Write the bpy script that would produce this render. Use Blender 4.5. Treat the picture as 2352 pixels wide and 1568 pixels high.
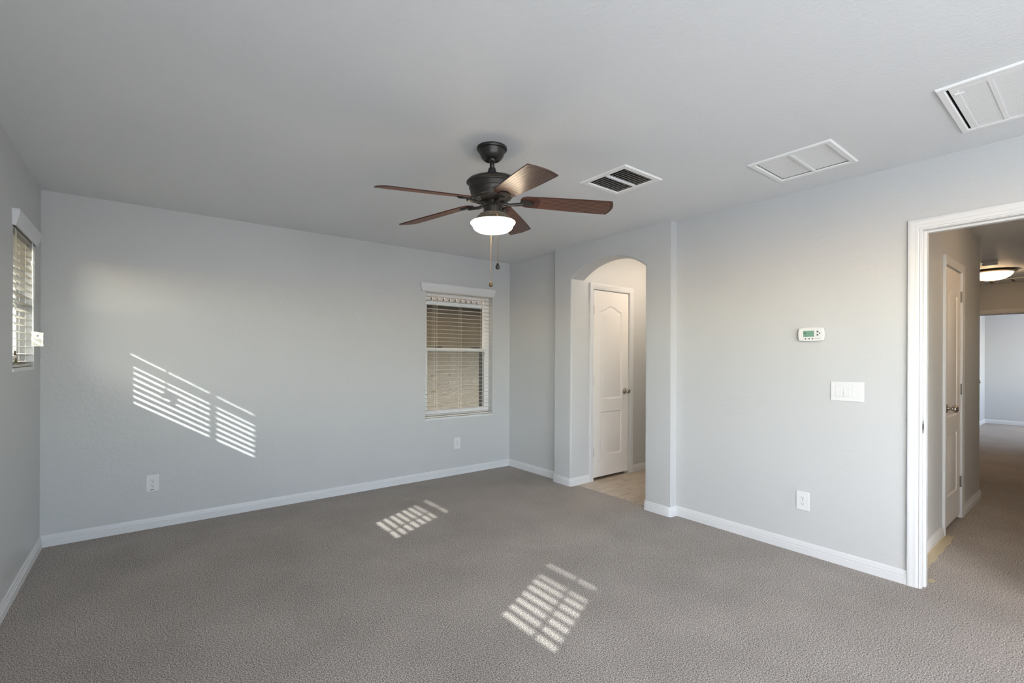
import bpy, bmesh, math, random
from mathutils import Vector, Matrix
random.seed(7)
PI = math.pi
sc = bpy.context.scene
for o in list(bpy.data.objects): bpy.data.objects.remove(o)
C = sc.collection

# ------------------------------------------------------------------ camera
CAMZ = 1.3115
F, CY, YAW, ROLL = 1077.1, 819.65, 0.6632, 0.0037
fw = Vector((math.sin(YAW), math.cos(YAW), 0)); rt = Vector((math.cos(YAW), -math.sin(YAW), 0)); up = Vector((0, 0, 1))
r2 = rt*math.cos(ROLL) + up*math.sin(ROLL); u2 = -rt*math.sin(ROLL) + up*math.cos(ROLL)
cd = bpy.data.cameras.new('camera'); cam = bpy.data.objects.new('camera', cd); C.objects.link(cam)
cam.matrix_world = Matrix(((r2.x, u2.x, -fw.x, 0), (r2.y, u2.y, -fw.y, 0), (r2.z, u2.z, -fw.z, CAMZ), (0, 0, 0, 1)))
cd.sensor_width = 36; cd.lens = F/2352*36; cd.shift_y = (CY-784)/2352; cd.clip_start = .05; cd.clip_end = 200
sc.camera = cam

# ------------------------------------------------------------------ light, sky, exposure
XL0 = -.566
SUN_STR = 23; SKY_STR = 2.4; FILL_STR = 93; FILL2_STR = 40
sc.view_settings.view_transform = 'Standard'; sc.view_settings.look = 'None'
sc.view_settings.exposure = 0.17; sc.view_settings.gamma = 1.0; sc.view_settings.use_curve_mapping = False
w = bpy.data.worlds.new('sky'); sc.world = w; w.use_nodes = True
nt = w.node_tree; nt.nodes.clear()
sk = nt.nodes.new('ShaderNodeTexSky'); sk.sky_type = 'NISHITA'; sk.sun_disc = False
sk.sun_elevation = math.radians(29.6); sk.sun_rotation = math.radians(240); sk.air_density = 1; sk.dust_density = 1.5
bg = nt.nodes.new('ShaderNodeBackground'); bg.inputs['Strength'].default_value = SKY_STR
ow = nt.nodes.new('ShaderNodeOutputWorld')
nt.links.new(sk.outputs[0], bg.inputs[0]); nt.links.new(bg.outputs[0], ow.inputs[0])
SD = Vector((1, .485, -.632)).normalized()                # direction the sunlight travels
sl = bpy.data.lights.new('sun', 'SUN'); sl.energy = SUN_STR; sl.angle = math.radians(.5); sl.color = (1, .985, .97)
so = bpy.data.objects.new('sun', sl); C.objects.link(so); so.rotation_euler = SD.to_track_quat('-Z', 'Y').to_euler()

def area(name, loc, direction, sx, sy, energy, color, spread=180, portal=False):
    l = bpy.data.lights.new(name, 'AREA'); l.shape = 'RECTANGLE'; l.size = sx; l.size_y = sy
    l.energy = energy; l.color = color; l.spread = math.radians(spread)
    if portal: l.cycles.is_portal = True
    o = bpy.data.objects.new(name, l); C.objects.link(o); o.location = loc
    o.rotation_euler = Vector(direction).to_track_quat('-Z', 'Z').to_euler()
    return o
# fill lights added outside an invented patio door and front window, behind the camera
area('fill_patio_side', (XL0-.16, -1.35, 1.12), (1, .3, .6), 1.3, 2.0, FILL_STR, (.91, .96, 1))
area('fill_front_side', (1.4, -2.2, 1.5), (0, 1, .6), 1.6, 1.1, FILL2_STR, (.92, .96, 1))
area('daylight_far_room', (12.4, -.3, 1.5), (0, 1, 0), 1.6, 1.2, 26, (.93, .95, 1))

# ------------------------------------------------------------------ materials
def srgb(r, g, b):
    f = lambda c: (c/255/12.92) if c/255 <= .04045 else ((c/255+.055)/1.055)**2.4
    return (f(r), f(g), f(b), 1)
def mat(name, col, rough=.5, metal=0, bump=None, spec=.5, noise=None, emit=None):
    m = bpy.data.materials.new(name); m.use_nodes = True; n = m.node_tree; b = n.nodes['Principled BSDF']
    b.inputs['Base Color'].default_value = col; b.inputs['Roughness'].default_value = rough
    b.inputs['Metallic'].default_value = metal; b.inputs['Specular IOR Level'].default_value = spec
    tc = n.nodes.new('ShaderNodeTexCoord')
    if noise:   # (scale, amount) gentle variation of the colour itself
        t = n.nodes.new('ShaderNodeTexNoise'); t.inputs['Scale'].default_value = noise[0]; t.inputs['Detail'].default_value = 3
        n.links.new(tc.outputs['Object'], t.inputs['Vector'])
        mx = n.nodes.new('ShaderNodeMix'); mx.data_type = 'RGBA'
        a = [c*(1-noise[1]) for c in col[:3]]+[1]; z = [min(1, c*(1+noise[1])) for c in col[:3]]+[1]
        mx.inputs[6].default_value = a; mx.inputs[7].default_value = z
        n.links.new(t.outputs['Fac'], mx.inputs[0]); n.links.new(mx.outputs[2], b.inputs['Base Color'])
    if bump:    # (scale, strength, distance, detail)
        t = n.nodes.new('ShaderNodeTexNoise'); t.inputs['Scale'].default_value = bump[0]; t.inputs['Detail'].default_value = bump[3]
        t.inputs['Distortion'].default_value = .6
        n.links.new(tc.outputs['Object'], t.inputs['Vector'])
        bp = n.nodes.new('ShaderNodeBump'); bp.inputs['Strength'].default_value = bump[1]; bp.inputs['Distance'].default_value = bump[2]
        n.links.new(t.outputs['Fac'], bp.inputs['Height']); n.links.new(bp.outputs[0], b.inputs['Normal'])
    if emit:
        b.inputs['Emission Color'].default_value = emit[0]; b.inputs['Emission Strength'].default_value = emit[1]
    return m
M = {}
M['wall'] = mat('wall_paint', srgb(198, 200, 201), .42, bump=(30, .3, .006, 2.5))
M['ceil'] = mat('ceiling_paint', srgb(226, 228, 230), .6, bump=(60, .25, .005, 2))
M['trim'] = mat('trim_paint', srgb(218, 220, 222), .35, noise=(3, .01))
M['door'] = mat('door_paint', srgb(236, 234, 232), .38, noise=(5, .01))
M['vinyl'] = mat('window_vinyl', srgb(240, 241, 242), .4, noise=(5, .01))
M['blind'] = mat('blind_slat_white', srgb(214, 210, 200), .45, noise=(9, .02))
M['plastic'] = mat('white_plastic', srgb(224, 225, 226), .35, noise=(9, .01))
M['seam'] = mat('seam_shade_grey', srgb(176, 176, 176), .6, noise=(9, .02))
M['grey'] = mat('slot_grey', srgb(92, 90, 88), .6, noise=(9, .02))
M['dark'] = mat('dark_void', srgb(40, 38, 36), .8, noise=(9, .05))
M['chrome'] = mat('satin_nickel', srgb(190, 184, 176), .18, metal=1, noise=(20, .03))
M['steel'] = mat('hinge_steel', srgb(150, 148, 146), .3, metal=1, noise=(20, .04))
M['bronze'] = mat('fan_dark_bronze', srgb(58, 56, 54), .38, metal=.55, noise=(14, .06))
M['bronze_l'] = mat('lamp_rim_bronze', srgb(96, 80, 60), .4, metal=.6, noise=(14, .06))
M['fitter'] = mat('lamp_fitter_metal', srgb(128, 118, 102), .45, metal=.4, noise=(14, .05))
M['brass'] = mat('chain_brass', srgb(170, 140, 105), .3, metal=.9, noise=(30, .04))
M['tassel'] = mat('tassel_wood', srgb(120, 100, 62), .5, noise=(40, .1))
M['cord'] = mat('blind_cord', srgb(225, 220, 208), .8, noise=(60, .03))
M['paper'] = mat('tag_paper', srgb(235, 232, 224), .7, noise=(30, .02))
M['ink'] = mat('ink_grey', srgb(95, 90, 92), .8, noise=(30, .05))
M['blueink'] = mat('ink_blue', srgb(40, 62, 110), .6, noise=(30, .05))
M['kraft'] = mat('kraft_paper', srgb(190, 178, 150), .85, noise=(25, .08))
M['screen'] = mat('screen_frame_dark', srgb(52, 54, 50), .6, noise=(20, .05))
M['duct'] = mat('duct_metal_dark', srgb(58, 52, 46), .7, noise=(12, .1))
M['lcdgreen'] = mat('thermostat_screen', srgb(120, 160, 140), .12, noise=(60, .1))  # the display's own green
M['vent'] = mat('vent_white_enamel', srgb(240, 240, 240), .45, noise=(9, .01))
M['fence'] = mat('fence_block', srgb(128, 118, 104), .95, bump=(14, .6, .02, 3), noise=(2, .08))
M['soffit'] = mat('soffit_paint', srgb(120, 112, 104), .8, noise=(3, .04))
M['fascia'] = mat('fascia_paint', srgb(84, 82, 78), .7, noise=(3, .04))
M['gravel'] = mat('yard_gravel', srgb(118, 108, 96), .95, bump=(40, .6, .02, 2), noise=(30, .2))

def nodes(m):
    n = m.node_tree; return n, n.nodes['Principled BSDF']
# stucco of the houses next door, hand-floated
m = mat('neighbour_stucco', srgb(186, 175, 156), .95, noise=(2.5, .05)); M['stucco'] = m
n, b = nodes(m); tc = n.nodes.new('ShaderNodeTexCoord'); t = n.nodes.new('ShaderNodeTexNoise'); t.inputs['Scale'].default_value = 9
t.inputs['Detail'].default_value = 5; t.inputs['Distortion'].default_value = 1.6
mp = n.nodes.new('ShaderNodeMapping'); mp.inputs['Scale'].default_value = (1, 1, 2.0)
n.links.new(tc.outputs['Object'], mp.inputs[0]); n.links.new(mp.outputs[0], t.inputs['Vector'])
bp = n.nodes.new('ShaderNodeBump'); bp.inputs['Strength'].default_value = .9; bp.inputs['Distance'].default_value = .05
n.links.new(t.outputs['Fac'], bp.inputs['Height']); n.links.new(bp.outputs[0], b.inputs['Normal'])
M['stucco_pink'] = mat('upper_stucco', srgb(176, 152, 138), .95, bump=(9, .5, .03, 3), noise=(2, .04))
M['tile_roof'] = mat('roof_tile_edge', srgb(104, 94, 86), .9, bump=(60, .4, .01, 2), noise=(45, .3))
# carpet: flecked grey-brown cut pile
m = mat('carpet_pile', (1, 1, 1, 1), .95, spec=.15); M['carpet'] = m
n, b = nodes(m); tc = n.nodes.new('ShaderNodeTexCoord')
t1 = n.nodes.new('ShaderNodeTexNoise'); t1.inputs['Scale'].default_value = 190; t1.inputs['Detail'].default_value = 2.5; t1.inputs['Roughness'].default_value = .6
t2 = n.nodes.new('ShaderNodeTexNoise'); t2.inputs['Scale'].default_value = 2.2; t2.inputs['Detail'].default_value = 4
t3 = n.nodes.new('ShaderNodeTexNoise'); t3.inputs['Scale'].default_value = 260; t3.inputs['Detail'].default_value = 1
for t in (t1, t2, t3): n.links.new(tc.outputs['Object'], t.inputs['Vector'])
cr = n.nodes.new('ShaderNodeValToRGB'); e = cr.color_ramp.elements
e[0].position = .33; e[0].color = srgb(92, 86, 82); e[1].position = .68; e[1].color = srgb(232, 224, 216)
k = e.new(.5); k.color = srgb(166, 159, 153)
n.links.new(t1.outputs['Fac'], cr.inputs[0])
cr2 = n.nodes.new('ShaderNodeMapRange'); cr2.inputs['From Min'].default_value = .3; cr2.inputs['From Max'].default_value = .7
cr2.inputs['To Min'].default_value = .9; cr2.inputs['To Max'].default_value = 1.07
n.links.new(t2.outputs['Fac'], cr2.inputs['Value'])
vm = n.nodes.new('ShaderNodeVectorMath'); vm.operation = 'SCALE'
n.links.new(cr.outputs[0], vm.inputs[0]); n.links.new(cr2.outputs[0], vm.inputs['Scale']); n.links.new(vm.outputs[0], b.inputs['Base Color'])
bp = n.nodes.new('ShaderNodeBump'); bp.inputs['Strength'].default_value = .7; bp.inputs['Distance'].default_value = .008
n.links.new(t3.outputs['Fac'], bp.inputs['Height']); n.links.new(bp.outputs[0], b.inputs['Normal'])
# bathroom floor tile
m = mat('floor_tile', srgb(190, 175, 158), .4); M['tile'] = m
n, b = nodes(m); tc = n.nodes.new('ShaderNodeTexCoord')
br = n.nodes.new('ShaderNodeTexBrick'); br.offset = .5; br.inputs['Scale'].default_value = 1
br.inputs['Brick Width'].default_value = .46; br.inputs['Row Height'].default_value = .3; br.inputs['Mortar Size'].default_value = .003
ts = n.nodes.new('ShaderNodeTexNoise'); ts.inputs['Scale'].default_value = 5; ts.inputs['Detail'].default_value = 6; ts.inputs['Distortion'].default_value = 1
mp = n.nodes.new('ShaderNodeMapping'); mp.inputs['Scale'].default_value = (1, 3, 1)
n.links.new(tc.outputs['Object'], mp.inputs[0]); n.links.new(mp.outputs[0], ts.inputs['Vector']); n.links.new(tc.outputs['Object'], br.inputs['Vector'])
cr = n.nodes.new('ShaderNodeValToRGB'); cr.color_ramp.elements[0].position = .3; cr.color_ramp.elements[0].color = srgb(172, 155, 136)
cr.color_ramp.elements[1].position = .7; cr.color_ramp.elements[1].color = srgb(206, 194, 178)
n.links.new(ts.outputs['Fac'], cr.inputs[0]); n.links.new(cr.outputs[0], br.inputs['Color1']); n.links.new(cr.outputs[0], br.inputs['Color2'])
br.inputs['Mortar'].default_value = srgb(176, 164, 148); n.links.new(br.outputs['Color'], b.inputs['Base Color'])
# fan blade: reddish brown boards with pale-edged beading
m = mat('blade_wood', srgb(84, 42, 28), .36); M['blade'] = m
n, b = nodes(m); tc = n.nodes.new('ShaderNodeTexCoord'); mp = n.nodes.new('ShaderNodeMapping'); mp.inputs['Scale'].default_value = (3, 40, 3)
t = n.nodes.new('ShaderNodeTexNoise'); t.inputs['Scale'].default_value = 6; t.inputs['Detail'].default_value = 5
n.links.new(tc.outputs['Object'], mp.inputs[0]); n.links.new(mp.outputs[0], t.inputs['Vector'])
cr = n.nodes.new('ShaderNodeValToRGB'); cr.color_ramp.elements[0].position = .3; cr.color_ramp.elements[0].color = srgb(46, 20, 13)
cr.color_ramp.elements[1].position = .75; cr.color_ramp.elements[1].color = srgb(84, 40, 25)
n.links.new(t.outputs['Fac'], cr.inputs[0]); n.links.new(cr.outputs[0], b.inputs['Base Color'])
M['bead'] = mat('blade_bead', srgb(150, 112, 92), .3, noise=(40, .05))
# clear pane: mostly transparent, a little mirror
m = bpy.data.materials.new('window_glass'); m.use_nodes = True; n = m.node_tree; n.nodes.clear(); M['glass'] = m
o_ = n.nodes.new('ShaderNodeOutputMaterial'); tr = n.nodes.new('ShaderNodeBsdfTransparent'); gl = n.nodes.new('ShaderNodeBsdfGlossy'); mx = n.nodes.new('ShaderNodeMixShader')
tr.inputs[0].default_value = (.72, .74, .73, 1); gl.inputs['Roughness'].default_value = .02; mx.inputs[0].default_value = .05
n.links.new(tr.outputs[0], mx.inputs[1]); n.links.new(gl.outputs[0], mx.inputs[2]); n.links.new(mx.outputs[0], o_.inputs[0])
M['bowl'] = mat('fan_bowl_glass', srgb(255, 240, 220), .3, emit=((1, .80, .58, 1), 22), noise=(8, .01))
M['dome'] = mat('hall_dome_glass', srgb(255, 236, 205), .3, emit=((1, .67, .37, 1), 22), noise=(8, .03))
M['dome_b'] = mat('vestibule_dome_glass', srgb(255, 240, 220), .3, emit=((1, .82, .64, 1), 46), noise=(8, .03))
M['wandmat'] = mat('clear_wand_plastic', srgb(235, 240, 240), .2, noise=(30, .01))

# ------------------------------------------------------------------ mesh helpers
class MB:
    def __init__(s): s.v = []; s.f = []; s.mi = []; s.cur = 0
    def add(s, vs, fs, mtx=None):
        k = len(s.v)
        for p in vs:
            p = Vector(p); s.v.append(mtx @ p if mtx is not None else p)
        for q in fs: s.f.append([k+i for i in q]); s.mi.append(s.cur)
        return s
    def box(s, x0, x1, y0, y1, z0, z1, mtx=None):
        vs = [(x, y, z) for z in (z0, z1) for y in (y0, y1) for x in (x0, x1)]
        return s.add(vs, [(0, 2, 3, 1), (4, 5, 7, 6), (0, 1, 5, 4), (2, 6, 7, 3), (0, 4, 6, 2), (1, 3, 7, 5)], mtx)
    def lathe(s, prof, seg=32, mtx=None, cap=True):
        vs = []; fs = []; nn = len(prof)
        for i in range(seg):
            a = 2*PI*i/seg
            for r, z in prof: vs.append((r*math.cos(a), r*math.sin(a), z))
        for i in range(seg):
            j = (i+1) % seg
            for q in range(nn-1): fs.append((i*nn+q, j*nn+q, j*nn+q+1, i*nn+q+1))
        if cap:
            if prof[0][0] > 1e-5: fs.append([i*nn for i in range(seg)][::-1])
            if prof[-1][0] > 1e-5: fs.append([i*nn+nn-1 for i in range(seg)])
        return s.add(vs, fs, mtx)
    def tube(s, pts, r, seg=8, mtx=None):
        pts = [Vector(p) for p in pts]; vs = []; fs = []; nn = len(pts)
        rr = r if isinstance(r, (list, tuple)) else [r]*nn
        for i, p in enumerate(pts):
            d = (pts[min(i+1, nn-1)]-pts[max(i-1, 0)]).normalized()
            a = d.orthogonal().normalized() if abs(d.z) < .95 else Vector((1, 0, 0)).cross(d).normalized()
            if i and 'pa' in dir(): pass
            b_ = d.cross(a)
            for k in range(seg):
                t = 2*PI*k/seg; vs.append(p+(a*math.cos(t)+b_*math.sin(t))*rr[i])
        for i in range(nn-1):
            for k in range(seg):
                k2 = (k+1) % seg; fs.append((i*seg+k, i*seg+k2, (i+1)*seg+k2, (i+1)*seg+k))
        fs.append(list(range(seg))[::-1]); fs.append([(nn-1)*seg+k for k in range(seg)])
        return s.add(vs, fs, mtx)
    def sphere(s, c, r, seg=10, mtx=None, sx=1, sy=1, sz=1):
        h = seg//2; vs = []; fs = []
        prof = [(r*math.sin(PI*i/h), -r*math.cos(PI*i/h)) for i in range(h+1)]
        prof[0] = (1e-6, -r); prof[-1] = (1e-6, r)
        T = Matrix.Translation(c) @ Matrix.Diagonal((sx, sy, sz, 1))
        return s.lathe(prof, seg, (mtx @ T) if mtx is not None else T, cap=False)
    def prism(s, poly, z0, z1, mtx=None):     # polygon in local xy, extruded along z
        k = len(poly); vs = [(x, y, z0) for x, y in poly]+[(x, y, z1) for x, y in poly]
        fs = [list(range(k))[::-1], [k+i for i in range(k)]]+[(i, (i+1) % k, k+(i+1) % k, k+i) for i in range(k)]
        return s.add(vs, fs, mtx)
    def sweep(s, path, prof, nrm=(0, 0, 1), side=1, closed=False, caps=True, mtx=None, rng=None):
        # prof = [(a, b)]: a in the plane away from the path (to `side`), b along nrm; mitred at the corners
        nrm = Vector(nrm); P = [Vector(p) for p in path]; n_ = len(P); rings = []
        for i in range(n_):
            if closed: d0 = (P[i]-P[i-1]).normalized(); d1 = (P[(i+1) % n_]-P[i]).normalized()
            else:
                d0 = (P[i]-P[i-1]).normalized() if i else None; d1 = (P[i+1]-P[i]).normalized() if i < n_-1 else None
                d0 = d0 or d1; d1 = d1 or d0
            s0 = nrm.cross(d0)*side; s1 = nrm.cross(d1)*side; m_ = (s0+s1)
            m_ = m_.normalized(); m_ = m_/max(.3, m_.dot(s0))
            rings.append([P[i]+m_*a+nrm*b_ for a, b_ in prof])
        a0, a1 = rng if rng else (0, n_-1)
        rings = rings[a0:a1+1]; nn = len(prof); vs = [p for r in rings for p in r]; fs = []
        last = len(rings) if closed else len(rings)-1
        for i in range(last):
            j = (i+1) % len(rings)
            for q in range(nn-1): fs.append((i*nn+q, j*nn+q, j*nn+q+1, i*nn+q+1))
        if caps and not closed:
            fs.append(list(range(nn))); fs.append([(len(rings)-1)*nn+q for q in range(nn)][::-1])
        return s.add(vs, fs, mtx)
    def build(s, name, mats, parent=None, smooth=False, bevel=0, fixn=True, auto=None):
        me = bpy.data.meshes.new(name); me.from_pydata([tuple(v) for v in s.v], [], s.f)
        mats = mats if isinstance(mats, list) else [mats]
        for m_ in mats: me.materials.append(M[m_] if isinstance(m_, str) else m_)
        for p, i in zip(me.polygons, s.mi): p.material_index = i
        if fixn:
            bm = bmesh.new(); bm.from_mesh(me); bmesh.ops.recalc_face_normals(bm, faces=bm.faces); bm.to_mesh(me); bm.free()
        if smooth or auto:
            for p in me.polygons: p.use_smooth = True
            if auto: me.set_sharp_from_angle(angle=math.radians(auto))
        me.update(); o = bpy.data.objects.new(name, me); C.objects.link(o)
        if parent: o.parent = parent
        if bevel:
            md = o.modifiers.new('bevel', 'BEVEL'); md.width = bevel; md.segments = 3; md.limit_method = 'ANGLE'; md.angle_limit = math.radians(40)
        return o
def tag(o, label=None, cat=None, group=None, kind=None):
    if label: o['label'] = label
    if cat: o['category'] = cat
    if group: o['group'] = group
    if kind: o['kind'] = kind
    return o
def empty(name, loc, rz=0, **k):
    o = bpy.data.objects.new(name, None); C.objects.link(o); o.location = loc; o.rotation_euler = (0, 0, rz); o.empty_display_size = .1
    return tag(o, **k)
def cells(mb, u0, u1, v0, v1, holes, fn):
    us = sorted({u0, u1, *[h[0] for h in holes], *[h[1] for h in holes]}); vs = sorted({v0, v1, *[h[2] for h in holes], *[h[3] for h in holes]})
    for a, b_ in zip(us, us[1:]):
        if a < u0 or b_ > u1: continue
        run = None
        for c, d in zip(vs, vs[1:]):
            if c < v0 or d > v1: continue
            mu, mv = (a+b_)/2, (c+d)/2
            inside = any(h[0] < mu < h[1] and h[2] < mv < h[3] for h in holes)
            if not inside: fn(a, b_, c, d)
def wallX(name, x0, x1, y0, y1, holes=(), z0=0, z1=2.44, mt='wall'):
    mb = MB(); cells(mb, y0, y1, z0, z1, holes, lambda a, b_, c, d: mb.box(x0, x1, a, b_, c, d))
    return tag(mb.build(name, mt), kind='structure')
def wallY(name, y0, y1, x0, x1, holes=(), z0=0, z1=2.44, mt='wall'):
    mb = MB(); cells(mb, x0, x1, z0, z1, holes, lambda a, b_, c, d: mb.box(a, b_, y0, y1, c, d))
    return tag(mb.build(name, mt), kind='structure')
def text(s, size, mt, parent, loc, rx=PI/2, ext=.0003, name='lettering', align='CENTER'):
    cu = bpy.data.curves.new(name, 'FONT'); cu.body = s; cu.size = size; cu.extrude = ext; cu.align_x = align; cu.align_y = 'CENTER'
    t = bpy.data.objects.new('tmp', cu); C.objects.link(t)
    me = bpy.data.meshes.new_from_object(t.evaluated_get(bpy.context.evaluated_depsgraph_get()))
    bpy.data.objects.remove(t); me.materials.clear(); me.materials.append(M[mt])
    o = bpy.data.objects.new(name, me); C.objects.link(o); o.parent = parent; o.location = loc; o.rotation_euler = (rx, 0, 0)
    return o

# ------------------------------------------------------------------ the shell
XL, YB, XR, XA, XT, H = -.566, 4.4985, 3.477, 3.405, 3.4885, 2.44
YF = -2.1
WZ0, WZ1 = 1.235, 2.05                       # the three high windows of the left wall
WIN = [(3.655, 4.272), (1.995, 2.612), (.335, .952)]
BX0, BX1, BZ0, BZ1 = 2.345, 3.22, .645, 2.05 # the window in the back wall
tag(MB().box(XL-.15, 3.49, YF-.15, YB+.1, -.12, 0).box(3.49, 13.7, YF, 2.25, -.12, 0).box(5.4, 13.7, 2.25, 3.2, -.12, 0).build('floor', 'carpet'), kind='structure')
tag(MB().box(3.49, 5.4, 2.25, YB+.1, -.12, -.002).build('floor', 'tile'), kind='structure')
VENTS = [(2.245, 2.531, 1.795, 2.078), (2.808, 3.168, .928, 1.285), (2.64, 3.175, -.12, .435)]
mb = MB(); cells(mb, XL-.15, 13.7, YF-.15, YB+.15, VENTS, lambda a, b_, c, d: mb.box(a, b_, c, d, H, H+.14))
tag(mb.build('ceiling', 'ceil'), kind='structure')
wallX('wall_left', XL-.15, XL, YF-.15, YB+.15, [(a, b_, WZ0, WZ1) for a, b_ in WIN]+[(-2.05, -.65, 0, 2.2)])
wallY('wall_back', YB, YB+.15, XL, 5.4, [(BX0, BX1, BZ0, BZ1)])
wallY('wall_front', YF-.15, YF, XL, 13.7, [(.6, 2.2, .9, 2.1), (11.6, 13.2, .9, 2.1)])
# right wall: thermostat stretch with the doorway, projecting arch, recessed stretch
DY0, DY1, DZ = -.145, .666, 2.043
wallX('wall_right', XT, XT+.115, YF, 2.25, [(DY0-.02, DY1+.02, 0, DZ+.02)])
wallX('wall_right', XR, XR+.112, 3.58, YB)
arc = []
cyc, rr = 2.9375, (.4475**2+.149**2)/(2*.149)
zc = 2.256-rr
a0 = math.asin(.4475/rr)
for i in range(25):
    a = a0-2*a0*i/24; arc.append((cyc+rr*math.sin(a), zc+rr*math.cos(a)))
poly = [(3.625, -.02), (3.625, H+.02), (2.238, H+.02), (2.238, -.02), (2.49, -.02)] + arc[::-1] + [(3.385, -.02)]
mtx = Matrix(((0, 0, 1, 0), (1, 0, 0, 0), (0, 1, 0, 0), (0, 0, 0, 1)))   # local (y, z, x) -> world
ao = tag(MB().prism(poly, XA, 3.59, mtx).build('wall_right', 'wall'), kind='structure')
bm = bmesh.new(); bm.from_mesh(ao.data)
ed = [e_ for e_ in bm.edges if all(abs(v.co.x-XA) < 1e-5 for v in e_.verts) and not all(v.co.z < 0 or v.co.z > H for v in e_.verts)]
bmesh.ops.bevel(bm, geom=ed, offset=.018, segments=5, profile=.5, affect='EDGES')
bm.to_mesh(ao.data); bm.free()
for p in ao.data.polygons: p.use_smooth = True
ao.data.set_sharp_from_angle(angle=math.radians(30))
# vestibule behind the arch
CD = (3.722, 4.348, 2.054)                     # closet door opening: x0, x1, top
wallY('wall_vestibule_back', 3.385, 3.5, 3.5895, 5.3, [(CD[0], CD[1], 0, CD[2])])
wallY('wall_vestibule_front', 2.25, 2.36, 3.5905, 5.3)
wallX('wall_vestibule_right', 5.3, 5.4, 2.25, YB)
# hall
HD = (4.68, 5.325, 2.035)
wallY('wall_hall_left', .77, .885, 3.6035, 6.2, [(HD[0], HD[1], 0, HD[2])])
wallX('wall_hall_corner', 6.085, 6.2, .885, 3.2)
wallY('wall_hall_back', 3.2, 3.3, 5.4, 10)
wallY('wall_hall_right', -.6, -.5, 3.6035, 10)
wallX('wall_hall_end', 10, 10.115, -.5, 3.3, [(.3, 1.43, 0, 2.0)])
wallX('wall_far_room_end', 13.56, 13.7, YF, 3.2)
wallY('wall_far_room_left', 1.61, 1.72, 10.115, 13.56)

# ------------------------------------------------------------------ baseboards, casings
BP = [(0, 0), (.014, 0), (.014, .040), (.0105, .043), (.0105, .047), (.0135, .050), (.012, .058), (.0085, .061), (.0085, .065), (.007, .076), (.004, .080), (0, .080)]
def rarc(cx, cy, r, a0, a1, k=4): return [(cx+r*math.cos(math.radians(a0+(a1-a0)*i/k)), cy+r*math.sin(math.radians(a0+(a1-a0)*i/k)), 0) for i in range(k+1)]
q = .02
pA = [(3.49, 2.49, 0)] + rarc(XA+q, 2.49-q, q, 90, 180) + rarc(XA+q, 2.238+q, q, 180, 270) + [(XT, 2.238, 0), (XT, .7305, 0)]
tag(MB().sweep(pA, BP, side=-1).build('baseboard_right', 'trim', auto=35), kind='structure')
pB = [(XL, -.58, 0), (XL, YB, 0), (XR, YB, 0), (XR, 3.625, 0)] + rarc(XA+.005, 3.625-.005, .005, 90, 180, 2) + rarc(XA+q, 3.385+q, q, 180, 270) + [(3.675, 3.385, 0)]
tag(MB().sweep(pB, BP, side=-1, rng=(0, 1)).build('baseboard_left', 'trim', auto=35), kind='structure')
tag(MB().sweep(pB, BP, side=-1, rng=(1, 2)).build('baseboard_back', 'trim', auto=35), kind='structure')
tag(MB().sweep(pB, BP, side=-1, rng=(2, len(pB)-1)).build('baseboard_right', 'trim', auto=35), kind='structure')
tag(MB().sweep([(4.395, 3.385, 0), (5.3, 3.385, 0)], BP, side=-1).build('baseboard_vestibule', 'trim', auto=35), kind='structure')
tag(MB().sweep([(3.6235, .77, 0), (4.612, .77, 0)], BP, side=-1).build('baseboard_hall', 'trim', auto=35), kind='structure')
tag(MB().sweep([(5.372, .77, 0), (6.2, .77, 0), (6.2, 3.2, 0)], BP, side=-1).build('baseboard_hall', 'trim', auto=35), kind='structure')
tag(MB().sweep([(10.115, 1.61, 0), (13.56, 1.61, 0), (13.56, -.5, 0)], BP, side=-1).build('baseboard_far_room', 'trim', auto=35), kind='structure')
CP = [(.004, 0), (.004, .009), (.010, .011), (.014, .008), (.018, .011), (.030, .013), (.034, .012), (.046, .016), (.060, .017), (.064, .015), (.064, 0)]
def casing(name, x0, x1, top, parent=None, loc=None, rz=0, kind=None, y=0, legs=0):
    # local frame: x to the right along the wall, y into the wall, z up
    mb = MB().sweep([(x0, y, legs), (x0, y, top), (x1, y, top), (x1, y, legs)], CP, nrm=(0, -1, 0), side=1)
    o = mb.build(name, 'trim', parent, auto=35)
    if loc: o.location = loc; o.rotation_euler = (0, 0, rz)
    if kind: o['kind'] = kind
    return o
def jamb(name, x0, x1, top, depth, parent=None, stop=.045, mt='trim', th=.018):
    mb = MB()
    mb.box(x0-th, x0, 0, depth, 0, top+th).box(x1, x1+th, 0, depth, 0, top+th).box(x0, x1, 0, depth, top, top+th)
    if stop is not None:
        mb.box(x0, x0+.011, stop, stop+.035, 0, top).box(x1-.011, x1, stop, stop+.035, 0, top).box(x0+.011, x1-.011, stop, stop+.035, top-.011, top)
    return mb.build(name, mt, parent)
# bedroom doorway (door_1): cased frame with strike plate, the door itself stands open out of sight
d1 = empty('door_1', (XT, DY1, 0), -PI/2, kind='structure')
W1 = DY1-DY0
jamb('door_frame', 0, W1, DZ, .115, d1, stop=.04)
casing('casing', 0, W1, DZ, d1, y=-.0003)
o = casing('casing', 0, W1, DZ, d1); o.location = (W1, .115, 0); o.rotation_euler = (0, 0, PI)
MB().box(0, .0015, .008, .036, .885, .955).box(0, .0015, .000, .008, .90, .94).build('strike_plate', 'steel', d1)['label'] = 'oval steel strike plate'
MB().box(.0015, .002, .014, .026, .905, .935).build('strike_plate_hole', 'dark', d1)

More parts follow.
